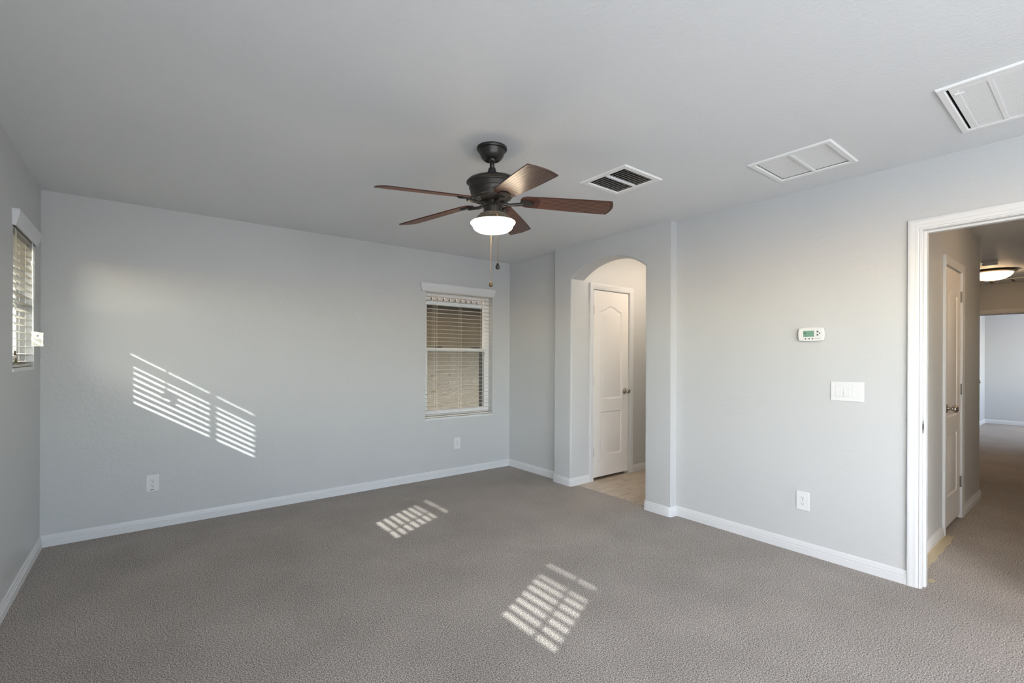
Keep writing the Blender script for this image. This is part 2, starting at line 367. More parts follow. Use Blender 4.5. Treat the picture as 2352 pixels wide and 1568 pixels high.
# ------------------------------------------------------------------ doors
def arch_poly(x0, x1, z0, z1, rise, n_=20):
    pts = [(x0, z0), (x1, z0), (x1, z1)]
    if rise:
        for i in range(1, n_):
            t = i/n_; x = x1+(x0-x1)*t; k = abs(2*t-1)
            s_ = .5*(1+math.cos(PI*k))                 # camel-back top
            pts.append((x, z1+rise*s_))
    pts.append((x0, z1)); return pts
def inset(poly, d):
    n_ = len(poly); out = []
    for i in range(n_):
        p0, p1, p2 = [Vector(poly[k % n_]) for k in (i-1, i, i+1)]
        a = (p1-p0).normalized(); b_ = (p2-p1).normalized(); na = Vector((-a.y, a.x)); nb = Vector((-b_.y, b_.x))
        m_ = (na+nb).normalized(); out.append(tuple(p1+m_*(d/max(.4, m_.dot(na)))))
    return out
def curve_plate(w0, w1, z0, z1, holes, t):   # plate with holes, in xz, from y=0 to y=t
    cu = bpy.data.curves.new('p', 'CURVE'); cu.dimensions = '2D'; cu.fill_mode = 'BOTH'; cu.extrude = t/2
    for pl in [[(w0, z0), (w1, z0), (w1, z1), (w0, z1)]] + holes:
        sp = cu.splines.new('POLY'); sp.points.add(len(pl)-1); sp.use_cyclic_u = True
        for p, c in zip(sp.points, pl): p.co = (c[0], c[1], 0, 1)
    t_ = bpy.data.objects.new('tmp', cu); C.objects.link(t_)
    me = bpy.data.meshes.new_from_object(t_.evaluated_get(bpy.context.evaluated_depsgraph_get())); bpy.data.objects.remove(t_)
    me.transform(Matrix(((1, 0, 0, 0), (0, 0, -1, t/2), (0, 1, 0, 0), (0, 0, 0, 1))))
    return me
def panel_mesh(poly, parent, y=0):           # recessed moulding and raised field inside the hole
    rings = [(0, 0), (.006, .004), (.012, .0075), (.018, .0075), (.040, .0015)]
    mb = MB(); n_ = len(poly); vs = []; fs = []
    for d, dy in rings:
        for x, z in inset(poly, d) if d else poly: vs.append((x, y+dy, z))
    for r in range(len(rings)-1):
        for i in range(n_): j = (i+1) % n_; fs.append((r*n_+i, r*n_+j, (r+1)*n_+j, (r+1)*n_+i))
    fs.append([(len(rings)-1)*n_+i for i in range(n_)])
    return mb.add(vs, fs).build('panel', 'door', parent, fixn=True, auto=25)
def knob(parent, x, z, y=0, name='knob'):
    R = Matrix.Translation((x, y, z)) @ Matrix.Rotation(PI/2, 4, 'X')   # lathe axis points out of the door (-y)
    MB().lathe([(.001, 0), (.033, 0), (.033, .004), (.029, .008), (.014, .011), (.011, .016), (.011, .030), (.014, .034), (.024, .040), (.0285, .050), (.0285, .056), (.024, .066), (.012, .071), (.001, .072)], 28, R).build(name, 'chrome', parent, smooth=True)
def hinge(parent, x, z, y=0, s=1):
    mb = MB().tube([(x, y-.004, z-.045), (x, y-.004, z+.045)], .0065, 10)
    for k in (-.015, .015): mb.tube([(x, y-.004, z+k-.0008), (x, y-.004, z+k+.0008)], .0072, 10)
    mb.box(min(x, x+s*.016), max(x, x+s*.016), y-.001, y+.001, z-.045, z+.045)
    mb.build('hinge', 'steel', parent)
def panel_door(parent, x0, x1, z0, z1, knob_side, y=0, thick=.035, hz=(.3, 1.06, 1.82), both=True):
    wd = x1-x0; st = wd*.2
    tp = arch_poly(x0+st, x1-st, .86, 1.815, .055); lp = arch_poly(x0+st, x1-st, .25, .725, 0)
    leafp = empty('door_leaf', (0, 0, 0)); leafp.parent = parent
    me = curve_plate(x0+.002, x1-.002, z0, z1-.003, [tp, lp], .008)
    me.materials.clear(); me.materials.append(M['door'])
    # slab core behind the shaped face, one mesh with it
    bm = bmesh.new(); bm.from_mesh(me)
    core = MB().box(x0+.002, x1-.002, .008, thick, z0, z1-.003)
    vs = [bm.verts.new(v) for v in core.v]; [bm.faces.new([vs[i] for i in f]) for f in core.f]
    bm.to_mesh(me); bm.free(); me.transform(Matrix.Translation((0, y, 0)))
    bpy.data.objects.remove(leafp)
    lf = bpy.data.objects.new('door_leaf', me); C.objects.link(lf); lf.parent = parent
    panel_mesh(tp, lf, y); panel_mesh(lp, lf, y)
    kx = x1-.065 if knob_side > 0 else x0+.065
    knob(parent, kx, .935, y)
    hx = x0 if knob_side > 0 else x1
    for z in hz: hinge(parent, hx, z, y, 1 if knob_side > 0 else -1)
    return lf
d2 = empty('door_2', (CD[0], 3.385, 0), 0, kind='structure')
wd = CD[1]-CD[0]
jamb('door_frame', .018, wd-.018, CD[2]-.02, .115, d2, stop=.046)
casing('casing', .018, wd-.018, CD[2]-.02, d2, y=-.0003)
panel_door(d2, .02, wd-.02, .03, CD[2]-.022, 1, y=.006)
d3 = empty('door_3', (HD[0], .77, 0), 0, kind='structure')
wd = HD[1]-HD[0]
jamb('door_frame', .018, wd-.018, HD[2]-.02, .115, d3, stop=.046)
casing('casing', .018, wd-.018, HD[2]-.02, d3, y=-.0003)
panel_door(d3, .02, wd-.02, .03, HD[2]-.022, -1, y=.003)
# far opening at the hall's end, its door swung into the far room
d4 = empty('door_4', (10, 1.41, 0), -PI/2, kind='structure')
jamb('door_frame', 0, 1.09, 1.98, .115, d4, stop=.05)
casing('casing', 0, 1.09, 1.98, d4, y=-.0003)
d4b = empty('door_5', (10.12, 1.405, 0), 0, kind='structure')
panel_door(d4b, .0, .82, .012, 1.97, 1, y=0, hz=())

# ------------------------------------------------------------------ windows (local frame: x along wall, y outward, z up)
def make_window(name, loc, rz, w_, h_, fr=.05):
    R = empty(name, loc, rz, kind='structure'); y0 = .075; y1 = .135; st = .035
    MB().box(0, fr, y0, y1, 0, h_).box(w_-fr, w_, y0, y1, 0, h_).box(fr, w_-fr, y0, y1, 0, fr).box(fr, w_-fr, y0, y1, h_-fr, h_).build('window_frame', 'vinyl', R, bevel=.002)
    mid = h_*(.53 if name == 'window_1' else .5)
    for nm, a, b_, ya in (('lower_sash', fr, mid+.02, y0-.003), ('upper_sash', mid-.02, h_-fr, y0+.026)):
        rail = .035 if nm == 'lower_sash' else .028
        x0, x1 = fr-.004, w_-fr+.004; s_ = st*.45 if nm == 'lower_sash' else st*.6
        sh = MB().box(x0, x0+s_, ya, ya+.024, a, b_).box(x1-s_, x1, ya, ya+.024, a, b_).box(x0+s_, x1-s_, ya, ya+.024, a, a+rail).box(x0+s_, x1-s_, ya, ya+.024, b_-rail, b_).build(nm, 'vinyl', R, bevel=.0015)
        MB().box(x0+s_, x1-s_, ya+.010, ya+.014, a+rail, b_-rail).build('glass', 'glass', sh)
    if name != 'window_1':
        MB().box(w_/2-.010, w_/2+.010, .098, .110, fr, h_-fr).build('muntin', 'vinyl', R)
    if name == 'window_1':
        # screen frame outside the lower sash, sash latches on the meeting rail
        MB().box(w_-fr-.045, w_-fr-.012, .125, .138, fr, mid).box(fr+.012, fr+.04, .125, .138, fr, mid).box(fr, w_-fr, .125, .138, fr, fr+.012).build('screen_frame', 'screen', R)
        MB().box(.16, .24, y0-.006, y0+.02, mid+.02, mid+.032).box(.64, .74, y0-.006, y0+.02, mid+.02, mid+.032).build('sash_latch', 'dark', R)
    # painted sill board
    MB().box(0, w_, -.004, .075, -.016, .006).build('window_sill', 'trim', R, bevel=.003)
    return R
make_window('window_1', (BX0, YB, BZ0), 0, BX1-BX0, BZ1-BZ0)
for i, (a, b_) in enumerate(WIN): make_window('window_%d' % (i+2), (XL, a, WZ0), PI/2, b_-a, WZ1-WZ0, fr=.038)
# sliding door frame added behind the camera, around the opening for the fill light
R = empty('window_5', (XL, -2.05, 0), PI/2, kind='structure')
MB().box(0, .06, .03, .12, 0, 2.2).box(1.34, 1.4, .03, .12, 0, 2.2).box(.67, .73, .03, .12, 0, 2.2).box(.06, 1.34, .03, .12, 0, .05).box(.06, 1.34, .03, .12, 2.14, 2.2).build('window_frame', 'vinyl', R)
R = empty('window_7', (2.2, YF, .9), PI, kind='structure')  # unseen window added behind the camera for the front fill light
MB().box(0, .05, .05, .12, 0, 1.2).box(1.55, 1.6, .05, .12, 0, 1.2).box(.05, 1.55, .05, .12, 0, .05).box(.05, 1.55, .05, .12, 1.15, 1.2).box(.78, .82, .05, .12, .05, 1.15).build('window_frame', 'vinyl', R)
R = empty('window_6', (13.2, YF, .9), PI, kind='structure')
MB().box(0, .05, .05, .12, 0, 1.2).box(1.55, 1.6, .05, .12, 0, 1.2).box(.05, 1.55, .05, .12, 0, .05).box(.05, 1.55, .05, .12, 1.15, 1.2).box(.78, .82, .05, .12, .05, 1.15).build('window_frame', 'vinyl', R)

# ------------------------------------------------------------------ blinds
def make_blind(loc, rz, w_, h_, label, group, wand_x, cord_x, ladders, tassels, tagged=False, left_over=.065, right_over=.012, tilt=0):
    R = empty('window_blind', loc, rz, label=label, cat='window blind', group=group)
    g = .006; ybm = .034; top = h_
    vz0, vz1 = top-.038, top+.05
    # crown valance with mitred returns, standing .05 off the wall
    prof = [(a_*.62, b__) for a_, b__ in [(0, vz0), (.012, vz0), (.014, vz0+.012), (.020, vz0+.020), (.020, vz0+.028), (.026, vz0+.034), (.030, vz0+.044), (.030, vz0+.050), (.036, vz0+.056), (.038, vz0+.075), (.038, vz1-.004), (.034, vz1), (.0, vz1)]]
    x0, x1 = -left_over+.018, w_+right_over-.018
    MB().sweep([(x0, -.0005, 0), (x0, -.008, 0), (x1, -.008, 0), (x1, -.0005, 0)], prof, nrm=(0, 0, 1), side=-1).build('valance', 'trim', R, auto=35)
    MB().box(g, w_-g, .006, .062, top-.045, top-.002).build('headrail', 'blind', R)
    pitch = .044; mb = MB(); z = .042; n_ = 0; zs = []
    while z < top-.06: zs.append(z); z += pitch
    for z in zs:      # gently crowned slat
        ys = [-.025, -.0125, 0, .0125, .025]; zz = [0, .0006, .0008, .0006, 0]; vs = []; fs = []
        tl = math.radians(tilt+random.uniform(-1, 1))
        for x in (g, w_-g):
            for side_ in (1, 0):
                for y_, c in zip(ys, zz):
                    yy = y_*math.cos(tl); vs.append((x, ybm+yy, z+y_*math.sin(tl)+c-(0 if side_ else .0021)))
        for k in range(4): fs.append((k, k+1, 11+k, 10+k)); fs.append((5+k, 15+k, 16+k, 6+k))
        fs += [(0, 10, 15, 5), (4, 9, 19, 14), (0, 5, 6, 7, 8, 9, 4, 3, 2, 1), (10, 11, 12, 13, 14, 19, 18, 17, 16, 15)]
        mb.add(vs, fs)
    mb.build('slats', 'blind', R)
    MB().box(g, w_-g, ybm-.025, ybm+.025, .009, .024).build('bottom_rail', 'blind', R, bevel=.003)
    for x in ladders:
        lb = MB().tube([(x, ybm-.027, .02), (x, ybm-.027, top-.04)], .0009, 5).tube([(x, ybm+.027, .02), (x, ybm+.027, top-.04)], .0009, 5).tube([(x+.006, ybm, .02), (x+.006, ybm, top-.04)], .0008, 5)
        for z in zs: lb.box(x-.0008, x+.0008, ybm-.027, ybm+.027, z-.0029, z-.0021)
        lb.build('ladder_cord', 'cord', R)
    for x, zt in tassels:
        cx_ = x
        c_ = MB().tube([(cx_, -.001, top-.04), (cx_+.002, -.002, (zt+top)/2), (cx_, -.002, zt)], .0010, 5).build('pull_cord', 'cord', R)
        MB().lathe([(.001, 0), (.0055, .001), (.006, .008), (.0045, .018), (.003, .026), (.001, .028)], 12, Matrix.Translation((cx_, -.002, zt-.026))).build('tassel', 'tassel', c_, smooth=True)
    if wand_x is not None:
        wx = wand_x
        wa = MB().tube([(wx, -.006, top-.03), (wx+.004, -.008, top-.10), (wx+.014, -.010, .20)], [.0025, .004, .0042], 8).build('tilt_wand', 'wandmat', R, smooth=True)
        MB().lathe([(.004, -.013), (.010, -.012), (.008, 0), (.010, .012), (.004, .013)], 12, Matrix.Translation((wx+.006, -.009, top-.165))).build('wand_cuff', 'wandmat', wa, smooth=True)
    if tagged:
        # folded care tag hanging on the wand, standing away from the wall and curling
        wx = wand_x+.010; zt = top-.590; mb = MB(); pr = [(0, 0), (-.004, -.012), (-.010, -.03), (-.012, -.05), (-.008, -.075), (-.004, -.092)]
        for sgn, off in ((1, 0),):
            vs = []; k = len(pr)
            for dx, dz in pr: vs.append((wx+dx, -.004, zt+dz)); vs.append((wx+dx, -.004-.052, zt+dz+(.0 if dz else -.006)))
            fs = [(2*i, 2*i+1, 2*i+3, 2*i+2) for i in range(k-1)]; mb.add(vs, fs)
            vs = [(v[0]+.0012, v[1], v[2]) for v in vs]; mb.add(vs, fs)
            vs2 = []
            for dx, dz in [(.002, 0), (.014, -.02), (.018, -.04), (.012, -.06)]: vs2.append((wx+dx, -.002, zt+dz)); vs2.append((wx+dx, -.030, zt+dz))
            mb.add(vs2, [(0, 1, 3, 2), (2, 3, 5, 4), (4, 5, 7, 6)])
        tg = mb.build('care_tag', 'paper', R, fixn=False); tg['label'] = 'curled white paper care tag'
        ib = MB()
        for i in range(7): zz = zt-.047-i*.0062; ib.box(wx-.0128+max(0, i-2)*.0012, wx-.0124+max(0, i-2)*.0012, -.048, -.010, zz-.0006, zz+.0006)
        ib.box(wx-.0112, wx-.0108, -.036, -.026, zt-.032, zt-.020)
        ib.build('tag_print', 'ink', tg)
    return R
make_blind((BX0, YB, BZ0), 0, BX1-BX0, BZ1-BZ0, 'white slatted window blind covering the window in the back wall near the corner', 'white slatted blinds', None, None,
           (.145, .452, .745), [(.078, .475), (.098, .305)], left_over=.062, right_over=.016)
make_blind((XL, WIN[0][0], WZ0), PI/2, .617, WZ1-WZ0, 'white slatted blind with a paper tag on its wand, left wall by the corner', 'white slatted blinds', .50, None,
           (.13, .385), [(.045, .10), (.07, .06)], tagged=True, left_over=.035, right_over=.014, tilt=7)
for k, lb in ((1, 'white slatted blind on the middle high window of the left wall'), (2, 'white slatted blind on the high left wall window beside the photographer')):
    make_blind((XL, WIN[k][0], WZ0), PI/2, .617, WZ1-WZ0, lb, 'white slatted blinds', None, None, (.13, .385), [(.045, .10), (.07, .06)], left_over=.035, right_over=.014, tilt=7)

# ------------------------------------------------------------------ ceiling fan
FX, FY = 1.472, 2.067
fan = empty('ceiling_fan', (FX, FY, H), 0, label='dark bronze ceiling fan with five reddish brown blades and a lit glass bowl', cat='ceiling fan')
zl = lambda z: z-H
MB().lathe([(.001, 0), (.081, 0), (.082, -.008), (.079, -.014), (.070, -.016), (.068, -.022), (.064, -.040), (.055, -.056), (.047, -.063), (.043, -.066), (.040, -.062), (.024, -.058), (.001, -.056)], 48).build('canopy', 'bronze', fan, auto=40)
nv = Vector((-.049, -.033, 1)).normalized()
TI = Matrix.Translation((0, 0, -.055)) @ Vector((0, 0, 1)).rotation_difference(nv).to_matrix().to_4x4() @ Matrix.Translation((0, 0, .055))
MB().sphere((0, 0, -.060), .022, 16, TI).lathe([(.013, -.055), (.013, -.125)], 20, TI).build('downrod', 'bronze', fan, smooth=True)
MB().lathe([(.014, -.106), (.018, -.108), (.020, -.114), (.028, -.138), (.029, -.150), (.001, -.150)], 28, TI).build('coupling_cover', 'bronze', fan, auto=40)
MB().lathe([(.001, -.146), (.030, -.148), (.085, -.155), (.128, -.170), (.139, -.181), (.140, -.187), (.131, -.191), (.129, -.197), (.127, -.199), (.125, -.222), (.1235, -.224), (.1215, -.224), (.119, -.244), (.1175, -.246), (.1155, -.246), (.110, -.262), (.107, -.264), (.105, -.264), (.100, -.274), (.080, -.284), (.001, -.286)], 64, TI).build('motor_housing', 'bronze', fan, auto=30)
MB().lathe([(.046, -.282), (.046, -.302), (.062, -.302), (.064, -.307), (.058, -.312), (.052, -.313), (.001, -.313)], 40, TI).build('flywheel', 'bronze', fan, auto=30)
MB().lathe([(.001, -.311), (.050, -.311), (.050, -.345), (.001, -.345)], 40, TI).build('switch_housing', 'bronze', fan, auto=30)
MB().lathe([(.050, -.342), (.058, -.348), (.072, -.353), (.074, -.360), (.086, -.366), (.090, -.374), (.101, -.380), (.112, -.388), (.115, -.392), (.112, -.394), (.04, -.39), (.001, -.385)], 56, TI).build('light_fitter', 'fitter', fan, auto=30)
bo = MB().lathe([(.110, -.390), (.117, -.392), (.1215, -.397), (.122, -.401), (.119, -.406), (.113, -.412), (.109, -.419), (.106, -.428), (.098, -.437), (.083, -.446), (.062, -.452), (.036, -.4555), (.001, -.457)], 64, TI, cap=False).build('glass_bowl', 'bowl', fan, smooth=True)
bo['label'] = 'glowing white glass bowl'
# blades: rounded root, widening to a bowed tip, underside boarded
def blade_outline(rn=.150, rt_=.641, w0=.058, w1=.074):
    pts = []
    for i in range(9):                      # root, lower to upper side
        a = -PI/2+PI*i/8; pts.append((rn+.028*(1-math.cos(a)), w0*math.sin(a) if abs(a) < PI/2-.01 else math.copysign(w0, a)))
    root = [(rn+.030, -w0), (rn+.010, -w0*.80), (rn, -w0*.45), (rn, w0*.45), (rn+.010, w0*.80), (rn+.030, w0)]
    up_ = [(rn+.03+(rt_-rn-.03)*t, w0+(w1-w0)*math.sin(t*PI/2)) for t in (.15, .3, .45, .6, .75, .9, 1)]
    tip = [(rt_+.018*math.cos(PI/2*k), w1*k) for k in (.97, .85, .7, .5, .25, 0, -.25, -.5, -.7, -.85, -.97)]
    dn = [(x, -y) for x, y in up_[::-1]]
    return root+up_+tip+dn
BO = blade_outline()
for k in range(5):
    ang = math.radians(37.36+72*k)
    L = TI @ Matrix.Translation((0, 0, -.320)) @ Matrix.Rotation(ang, 4, 'Z') @ Matrix.Translation((.641, 0, 0)) @ Matrix.Rotation(math.radians(4), 4, 'Y') @ Matrix.Translation((-.641, 0, 0)) @ Matrix.Rotation(-.2068, 4, 'X')
    bl = MB().prism(BO, -.003, .003, L).build('blade', 'blade', fan, bevel=.0012)
    bd = MB(); z0 = -.0037
    for j in range(-4, 5):
        y = j*.0142; bd.box(.262, .632-.0006*j*j, y-.0009, y+.0009, z0, -.0029, L)
    a_ = [(.250+.012*math.cos(PI/2*t), .060*t, 0) for t in [x/6 for x in range(-6, 7)]]
    bd.sweep(a_, [(-.001, z0), (.001, z0), (.001, -.0029), (-.001, -.0029), (-.001, z0)], mtx=L)
    a_ = [(.618+.020*math.cos(PI/2*t), .064*t, 0) for t in [x/6 for x in range(-6, 7)]]
    bd.sweep(a_, [(-.001, z0), (.001, z0), (.001, -.0029), (-.001, -.0029), (-.001, z0)], mtx=L)
    bd.build('beading', 'bead', bl)
    # blade iron: curved arm from the flywheel, framed plate under the blade root
    ir = MB(); p5 = [(.150, -.026), (.205, -.026), (.226, 0), (.205, .026), (.150, .026)]
    ir.prism(p5, -.0095, -.003, L)
    ir.prism([(.156, -.019), (.202, -.019), (.217, 0), (.202, .019), (.156, .019)], -.012, -.0095, L)
    LB = TI @ Matrix.Rotation(ang, 4, 'Z')
    ir.tube([(.045, 0, -.296), (.070, 0, -.300), (.090, 0, -.305), (.118, 0, -.303), (.165, 0, -.2995)], [.012, .011, .009, .009, .010], 10, LB)
    ir.build('blade_iron', 'bronze', fan, auto=40)
# pull chains
TIi = Matrix.Translation((-FX, -FY, -H))
def chain(name, pts, fob):
    P = [TIi @ Vector(p) for p in pts]; mb = MB()
    mb.tube(P, .0008, 5)
    for a, b_ in zip(P, P[1:]):
        n_ = max(2, int((b_-a).length/.0062))
        for i in range(n_): mb.sphere(tuple(a+(b_-a)*(i/n_)), .0019, 6)
    c_ = mb.build(name, 'brass', fan, smooth=True)
    e_ = P[-1]
    MB().lathe([(.001, 0), (.004, -.003), (.0095, -.017), (.0115, -.026), (.0085, -.034), (.001, -.036)], 16, Matrix.Translation(e_)).build('pull_fob', fob, c_, smooth=True)
chain('pull_chain', [(1.4536, 2.0114, 2.118), (1.4400, 1.985, 2.065), (1.4175, 1.938, 2.035), (1.4182, 1.9376, 1.795)], 'bronze')
chain('pull_chain', [(1.490, 2.108, 2.112), (1.508, 2.125, 2.065), (1.519, 2.1381, 2.03), (1.5188, 2.1382, 1.738)], 'bronze_l')
MB().sphere((1.4536-FX, 2.0114-FY, 2.118-H), .006, 10).build('chain_ferrule', 'bronze', fan, smooth=True)

# ------------------------------------------------------------------ ceiling vents
def register(loc_box, ox, name, label, pitch, tilt, cat='ceiling vent', frame=.032, blade_w=.018, cols=2):
    x0, x1, y0, y1 = loc_box; R = empty(name, ((x0+x1)/2, (y0+y1)/2, H), 0, label=label, cat=cat)
    hx, hy = (x1-x0)/2, (y1-y0)/2
    pr = [(0, .002), (0, -.004), (.006, -.008), (ox-.006, -.008), (ox, -.003), (ox, 0), (0, 0)]
    fr_ = MB().sweep([(-hx, -hy, 0), (hx, -hy, 0), (hx, hy, 0), (-hx, hy, 0)], pr, side=-1, closed=True).build('frame', 'vent', R, auto=30)
    MB().box(-hx, hx, -.007, .007, -.006, .006).build('divider', 'vent', R)
    mb = MB(); n_ = int((2*hx)/pitch)
    for i in range(n_+1):
        x = -hx+pitch*(i+.5)
        if x > hx-.004: break
        T = Matrix.Translation((x, 0, .003)) @ Matrix.Rotation(tilt, 4, 'Y')
        for a, b_ in ((-hy, -.007), (.007, hy)):
            mb.box(-blade_w/2, blade_w/2, a+.002, b_-.002, -.0003, .0003, T)
    mb.build('louvers', 'vent', R)
    MB().box(-hx-.002, -hx+.001, -hy, hy, 0, .12).box(hx-.001, hx+.002, -hy, hy, 0, .12).box(-hx, hx, -hy-.002, -hy+.001, 0, .12).box(-hx, hx, hy-.001, hy+.002, 0, .12).box(-hx, hx, -hy, hy, .12, .125).build('duct', 'duct', R)
    return R
register(VENTS[0], .042, 'ceiling_register', 'white ceiling register with dark open slots, nearest the fan blades', .0262, math.radians(-38), blade_w=.016)
register(VENTS[1], .034, 'ceiling_register', 'white ceiling register with closely angled pale louvers, above the thermostat', .0215, math.radians(2), blade_w=.0180)
x0, x1, y0, y1 = VENTS[2]
R = empty('return_air_grille', ((x0+x1)/2, (y0+y1)/2, H), 0, label='large white return air grille on the ceiling at the right edge', cat='ceiling vent')
hx, hy = (x1-x0)/2, (y1-y0)/2
MB().sweep([(-hx, -hy, 0), (hx, -hy, 0), (hx, hy, 0), (-hx, hy, 0)], [(0, .002), (0, -.006), (.004, -.009), (.024, -.009), (.028, -.004), (.028, 0), (0, 0)], side=-1, closed=True).build('frame', 'vent', R, auto=30)
gb = MB(); cols = []
yy = hy-.034
while yy-.088 > -hy+.02: cols.append((yy-.088, yy)); yy -= .104
hol = [(-hx+.034, hx-.012, a, b_) for a, b_ in cols]
cells(gb, -hx+.003, hx-.003, -hy+.008, hy-.010, hol, lambda a, b_, c, d: gb.box(a, b_, c, d, -.007, -.003))
gb.build('door_plate', 'vent', R)
lv = MB()
x = -hx+.040
while x < hx-.014:
    T = Matrix.Translation((x, 0, -.0045)) @ Matrix.Rotation(math.radians(2), 4, 'Y')
    for a, b_ in cols: lv.box(-.0054, .0054, a, b_, -.0002, .0002, T)
    x += .0132
lv.build('louvers', 'vent', R)
MB().box(-hx+.06, -hx+.075, hy-.05, hy-.02, -.012, -.007).build('latch', 'vent', R)
MB().box(-hx-.002, -hx+.001, -hy, hy, 0, .12).box(hx-.001, hx+.002, -hy, hy, 0, .12).box(-hx, hx, -hy-.002, -hy+.001, 0, .12).box(-hx, hx, hy-.001, hy+.002, 0, .12).box(-hx, hx, -hy, hy, .12, .125).build('duct', 'duct', R)

# ------------------------------------------------------------------ wall plates
def rrect(w_, h_, r, k=5):
    pts = []
    for cx, cz, a0_ in ((w_/2-r, h_/2-r, 0), (-w_/2+r, h_/2-r, 90), (-w_/2+r, -h_/2+r, 180), (w_/2-r, -h_/2+r, 270)):
        for i in range(k+1): a = math.radians(a0_+90*i/k); pts.append((cx+r*math.cos(a), cz+r*math.sin(a)))
    return pts
XZ = Matrix(((1, 0, 0, 0), (0, 0, 1, 0), (0, 1, 0, 0), (0, 0, 0, 1)))       # polygon xy -> xz, extrude along y
def outlet(loc, rz, label, mark=False):
    R = empty('wall_outlet', loc, rz, label=label, cat='outlet', group='duplex wall outlets')
    MB().prism(rrect(.079, .124, .003), -.006, -.0002, XZ).build('cover_plate', 'plastic', R, bevel=.0025)
    for dz in (.0195, -.0195):
        pts = [(.0172*math.cos(a), max(-.0135, min(.0135, .0172*math.sin(a)))+dz) for a in [2*PI*i/28 for i in range(28)]]
        rc = MB().prism(pts, -.0082, -.005, XZ).build('receptacle', 'plastic', R, bevel=.0006)
        MB().box(-.0072, -.0052, -.0086, -.008, dz-.001, dz+.008).build('slot', 'grey', rc)
        MB().box(.0052, .0072, -.0086, -.008, dz, dz+.007).build('slot', 'grey', rc)
        MB().lathe([(.001, 0), (.0026, 0), (.0026, .0006), (.001, .0006)], 12, Matrix.Translation((0, -.008, dz-.0068)) @ Matrix.Rotation(PI/2, 4, 'X')).build('ground_hole', 'dark', rc)
    MB().lathe([(.001, 0), (.0032, 0), (.0028, .0012), (.001, .0014)], 12, Matrix.Translation((0, -.006, 0)) @ Matrix.Rotation(PI/2, 4, 'X')).build('screw', 'chrome', R)
    if mark:
        mk = MB(); T = Matrix.Translation((-.003, 0, -.050)) @ Matrix.Rotation(math.radians(-2), 4, 'Y')
        mk.box(-.012, .010, -.0064, -.0059, -.0028, .0024, T).build('blue_mark', 'blueink', R)['label'] = 'small blue mark at the bottom of the plate'
    return R
outlet((.0455, YB, .343), 0, 'white wall outlet with a blue mark, below the sunlight stripes on the back wall', True)
outlet((2.741, YB, .350), 0, 'white wall outlet beneath the back wall window')
outlet((XT, 1.279, .353), -PI/2, 'white wall outlet low on the right wall below the thermostat')
# three-gang switch plate
R = empty('light_switch', (XT, 1.0285, 1.1015), -PI/2, label='white three-gang switch plate beside the bedroom doorway', cat='light switch')
MB().prism(rrect(.178, .122, .003), -.006, -.0002, XZ).build('cover_plate', 'plastic', R, bevel=.0025)
for dx in (-.046, .046):
    T = Matrix.Translation((dx, -.0066, 0)) @ Matrix.Rotation(math.radians(1.2 if dx < 0 else -1.2), 4, 'X')
    MB().box(-.0172, .0172, -.0012, .002, -.0342, .0342, T).build('rocker', 'plastic', R, bevel=.0008)
    MB().box(dx-.0180, dx+.0180, -.0062, -.0056, -.0350, .0350).build('rocker_gap', 'seam', R)
MB().box(-.0165, .0165, -.0075, -.0055, -.0335, .0335).build('rocker', 'plastic', R, bevel=.0006)
MB().box(-.0165, .0165, -.0115, -.0070, -.0325, .002).build('dimmer_paddle', 'plastic', R, bevel=.0012)
for dx in (-.046, 0):
    MB().lathe([(.001, 0), (.003, 0), (.001, .001)], 10, Matrix.Translation((dx, -.006, .048)) @ Matrix.Rotation(PI/2, 4, 'X')).build('screw', 'plastic', R)
# thermostat
R = empty('thermostat', (XT, 1.226, 1.4685), -PI/2, label='white wall thermostat with a greenish display and grey buttons', cat='thermostat')
def pillow(w_, h_, bx, bz, k=10):
    pts = []
    for i in range(k): t = -1+2*i/k; pts.append((w_/2*t*.93, -h_/2-bz*(1-t*t)))
    for i in range(k): t = -1+2*i/k; pts.append((w_/2*.93+bx*(1-t*t), h_/2*t))
    for i in range(k): t = 1-2*i/k; pts.append((w_/2*t*.93, h_/2+bz*(1-t*t)))
    for i in range(k): t = 1-2*i/k; pts.append((-w_/2*.93-bx*(1-t*t), h_/2*t))
    return pts
MB().prism(pillow(.140, .078, .006, .004), -.010, -.0002, XZ).build('back_plate', 'grey', R, bevel=.002)
MB().prism(pillow(.150, .082, .007, .005), -.030, -.008, XZ).build('housing', 'plastic', R, bevel=.004)
sc_ = MB().box(-.044, .020, -.0306, -.029, -.016, .024).build('display', 'lcdgreen', R); sc_['label'] = 'greenish display'
text('65', .020, 'screen', sc_, (-.033, -.0308, .010), name='display_digits')
text('Inside', .0055, 'screen', sc_, (-.026, -.0308, -.010), name='display_digits')
for x, z, r in ((.040, .017, .0055), (.052, .006, .0045), (.040, -.005, .0055), (-.030, -.029, .0046), (-.009, -.029, .0046), (.011, -.029, .0046)):
    MB().lathe([(.001, 0), (r, 0), (r, .0012), (r*.7, .0022), (.001, .0022)], 16, Matrix.Translation((x, -.0298, z)) @ Matrix.Rotation(PI/2, 4, 'X')).build('button', 'grey', R, auto=40)
text('Honeywell', .0065, 'ink', R, (.038, -.0303, -.027), name='lettering')

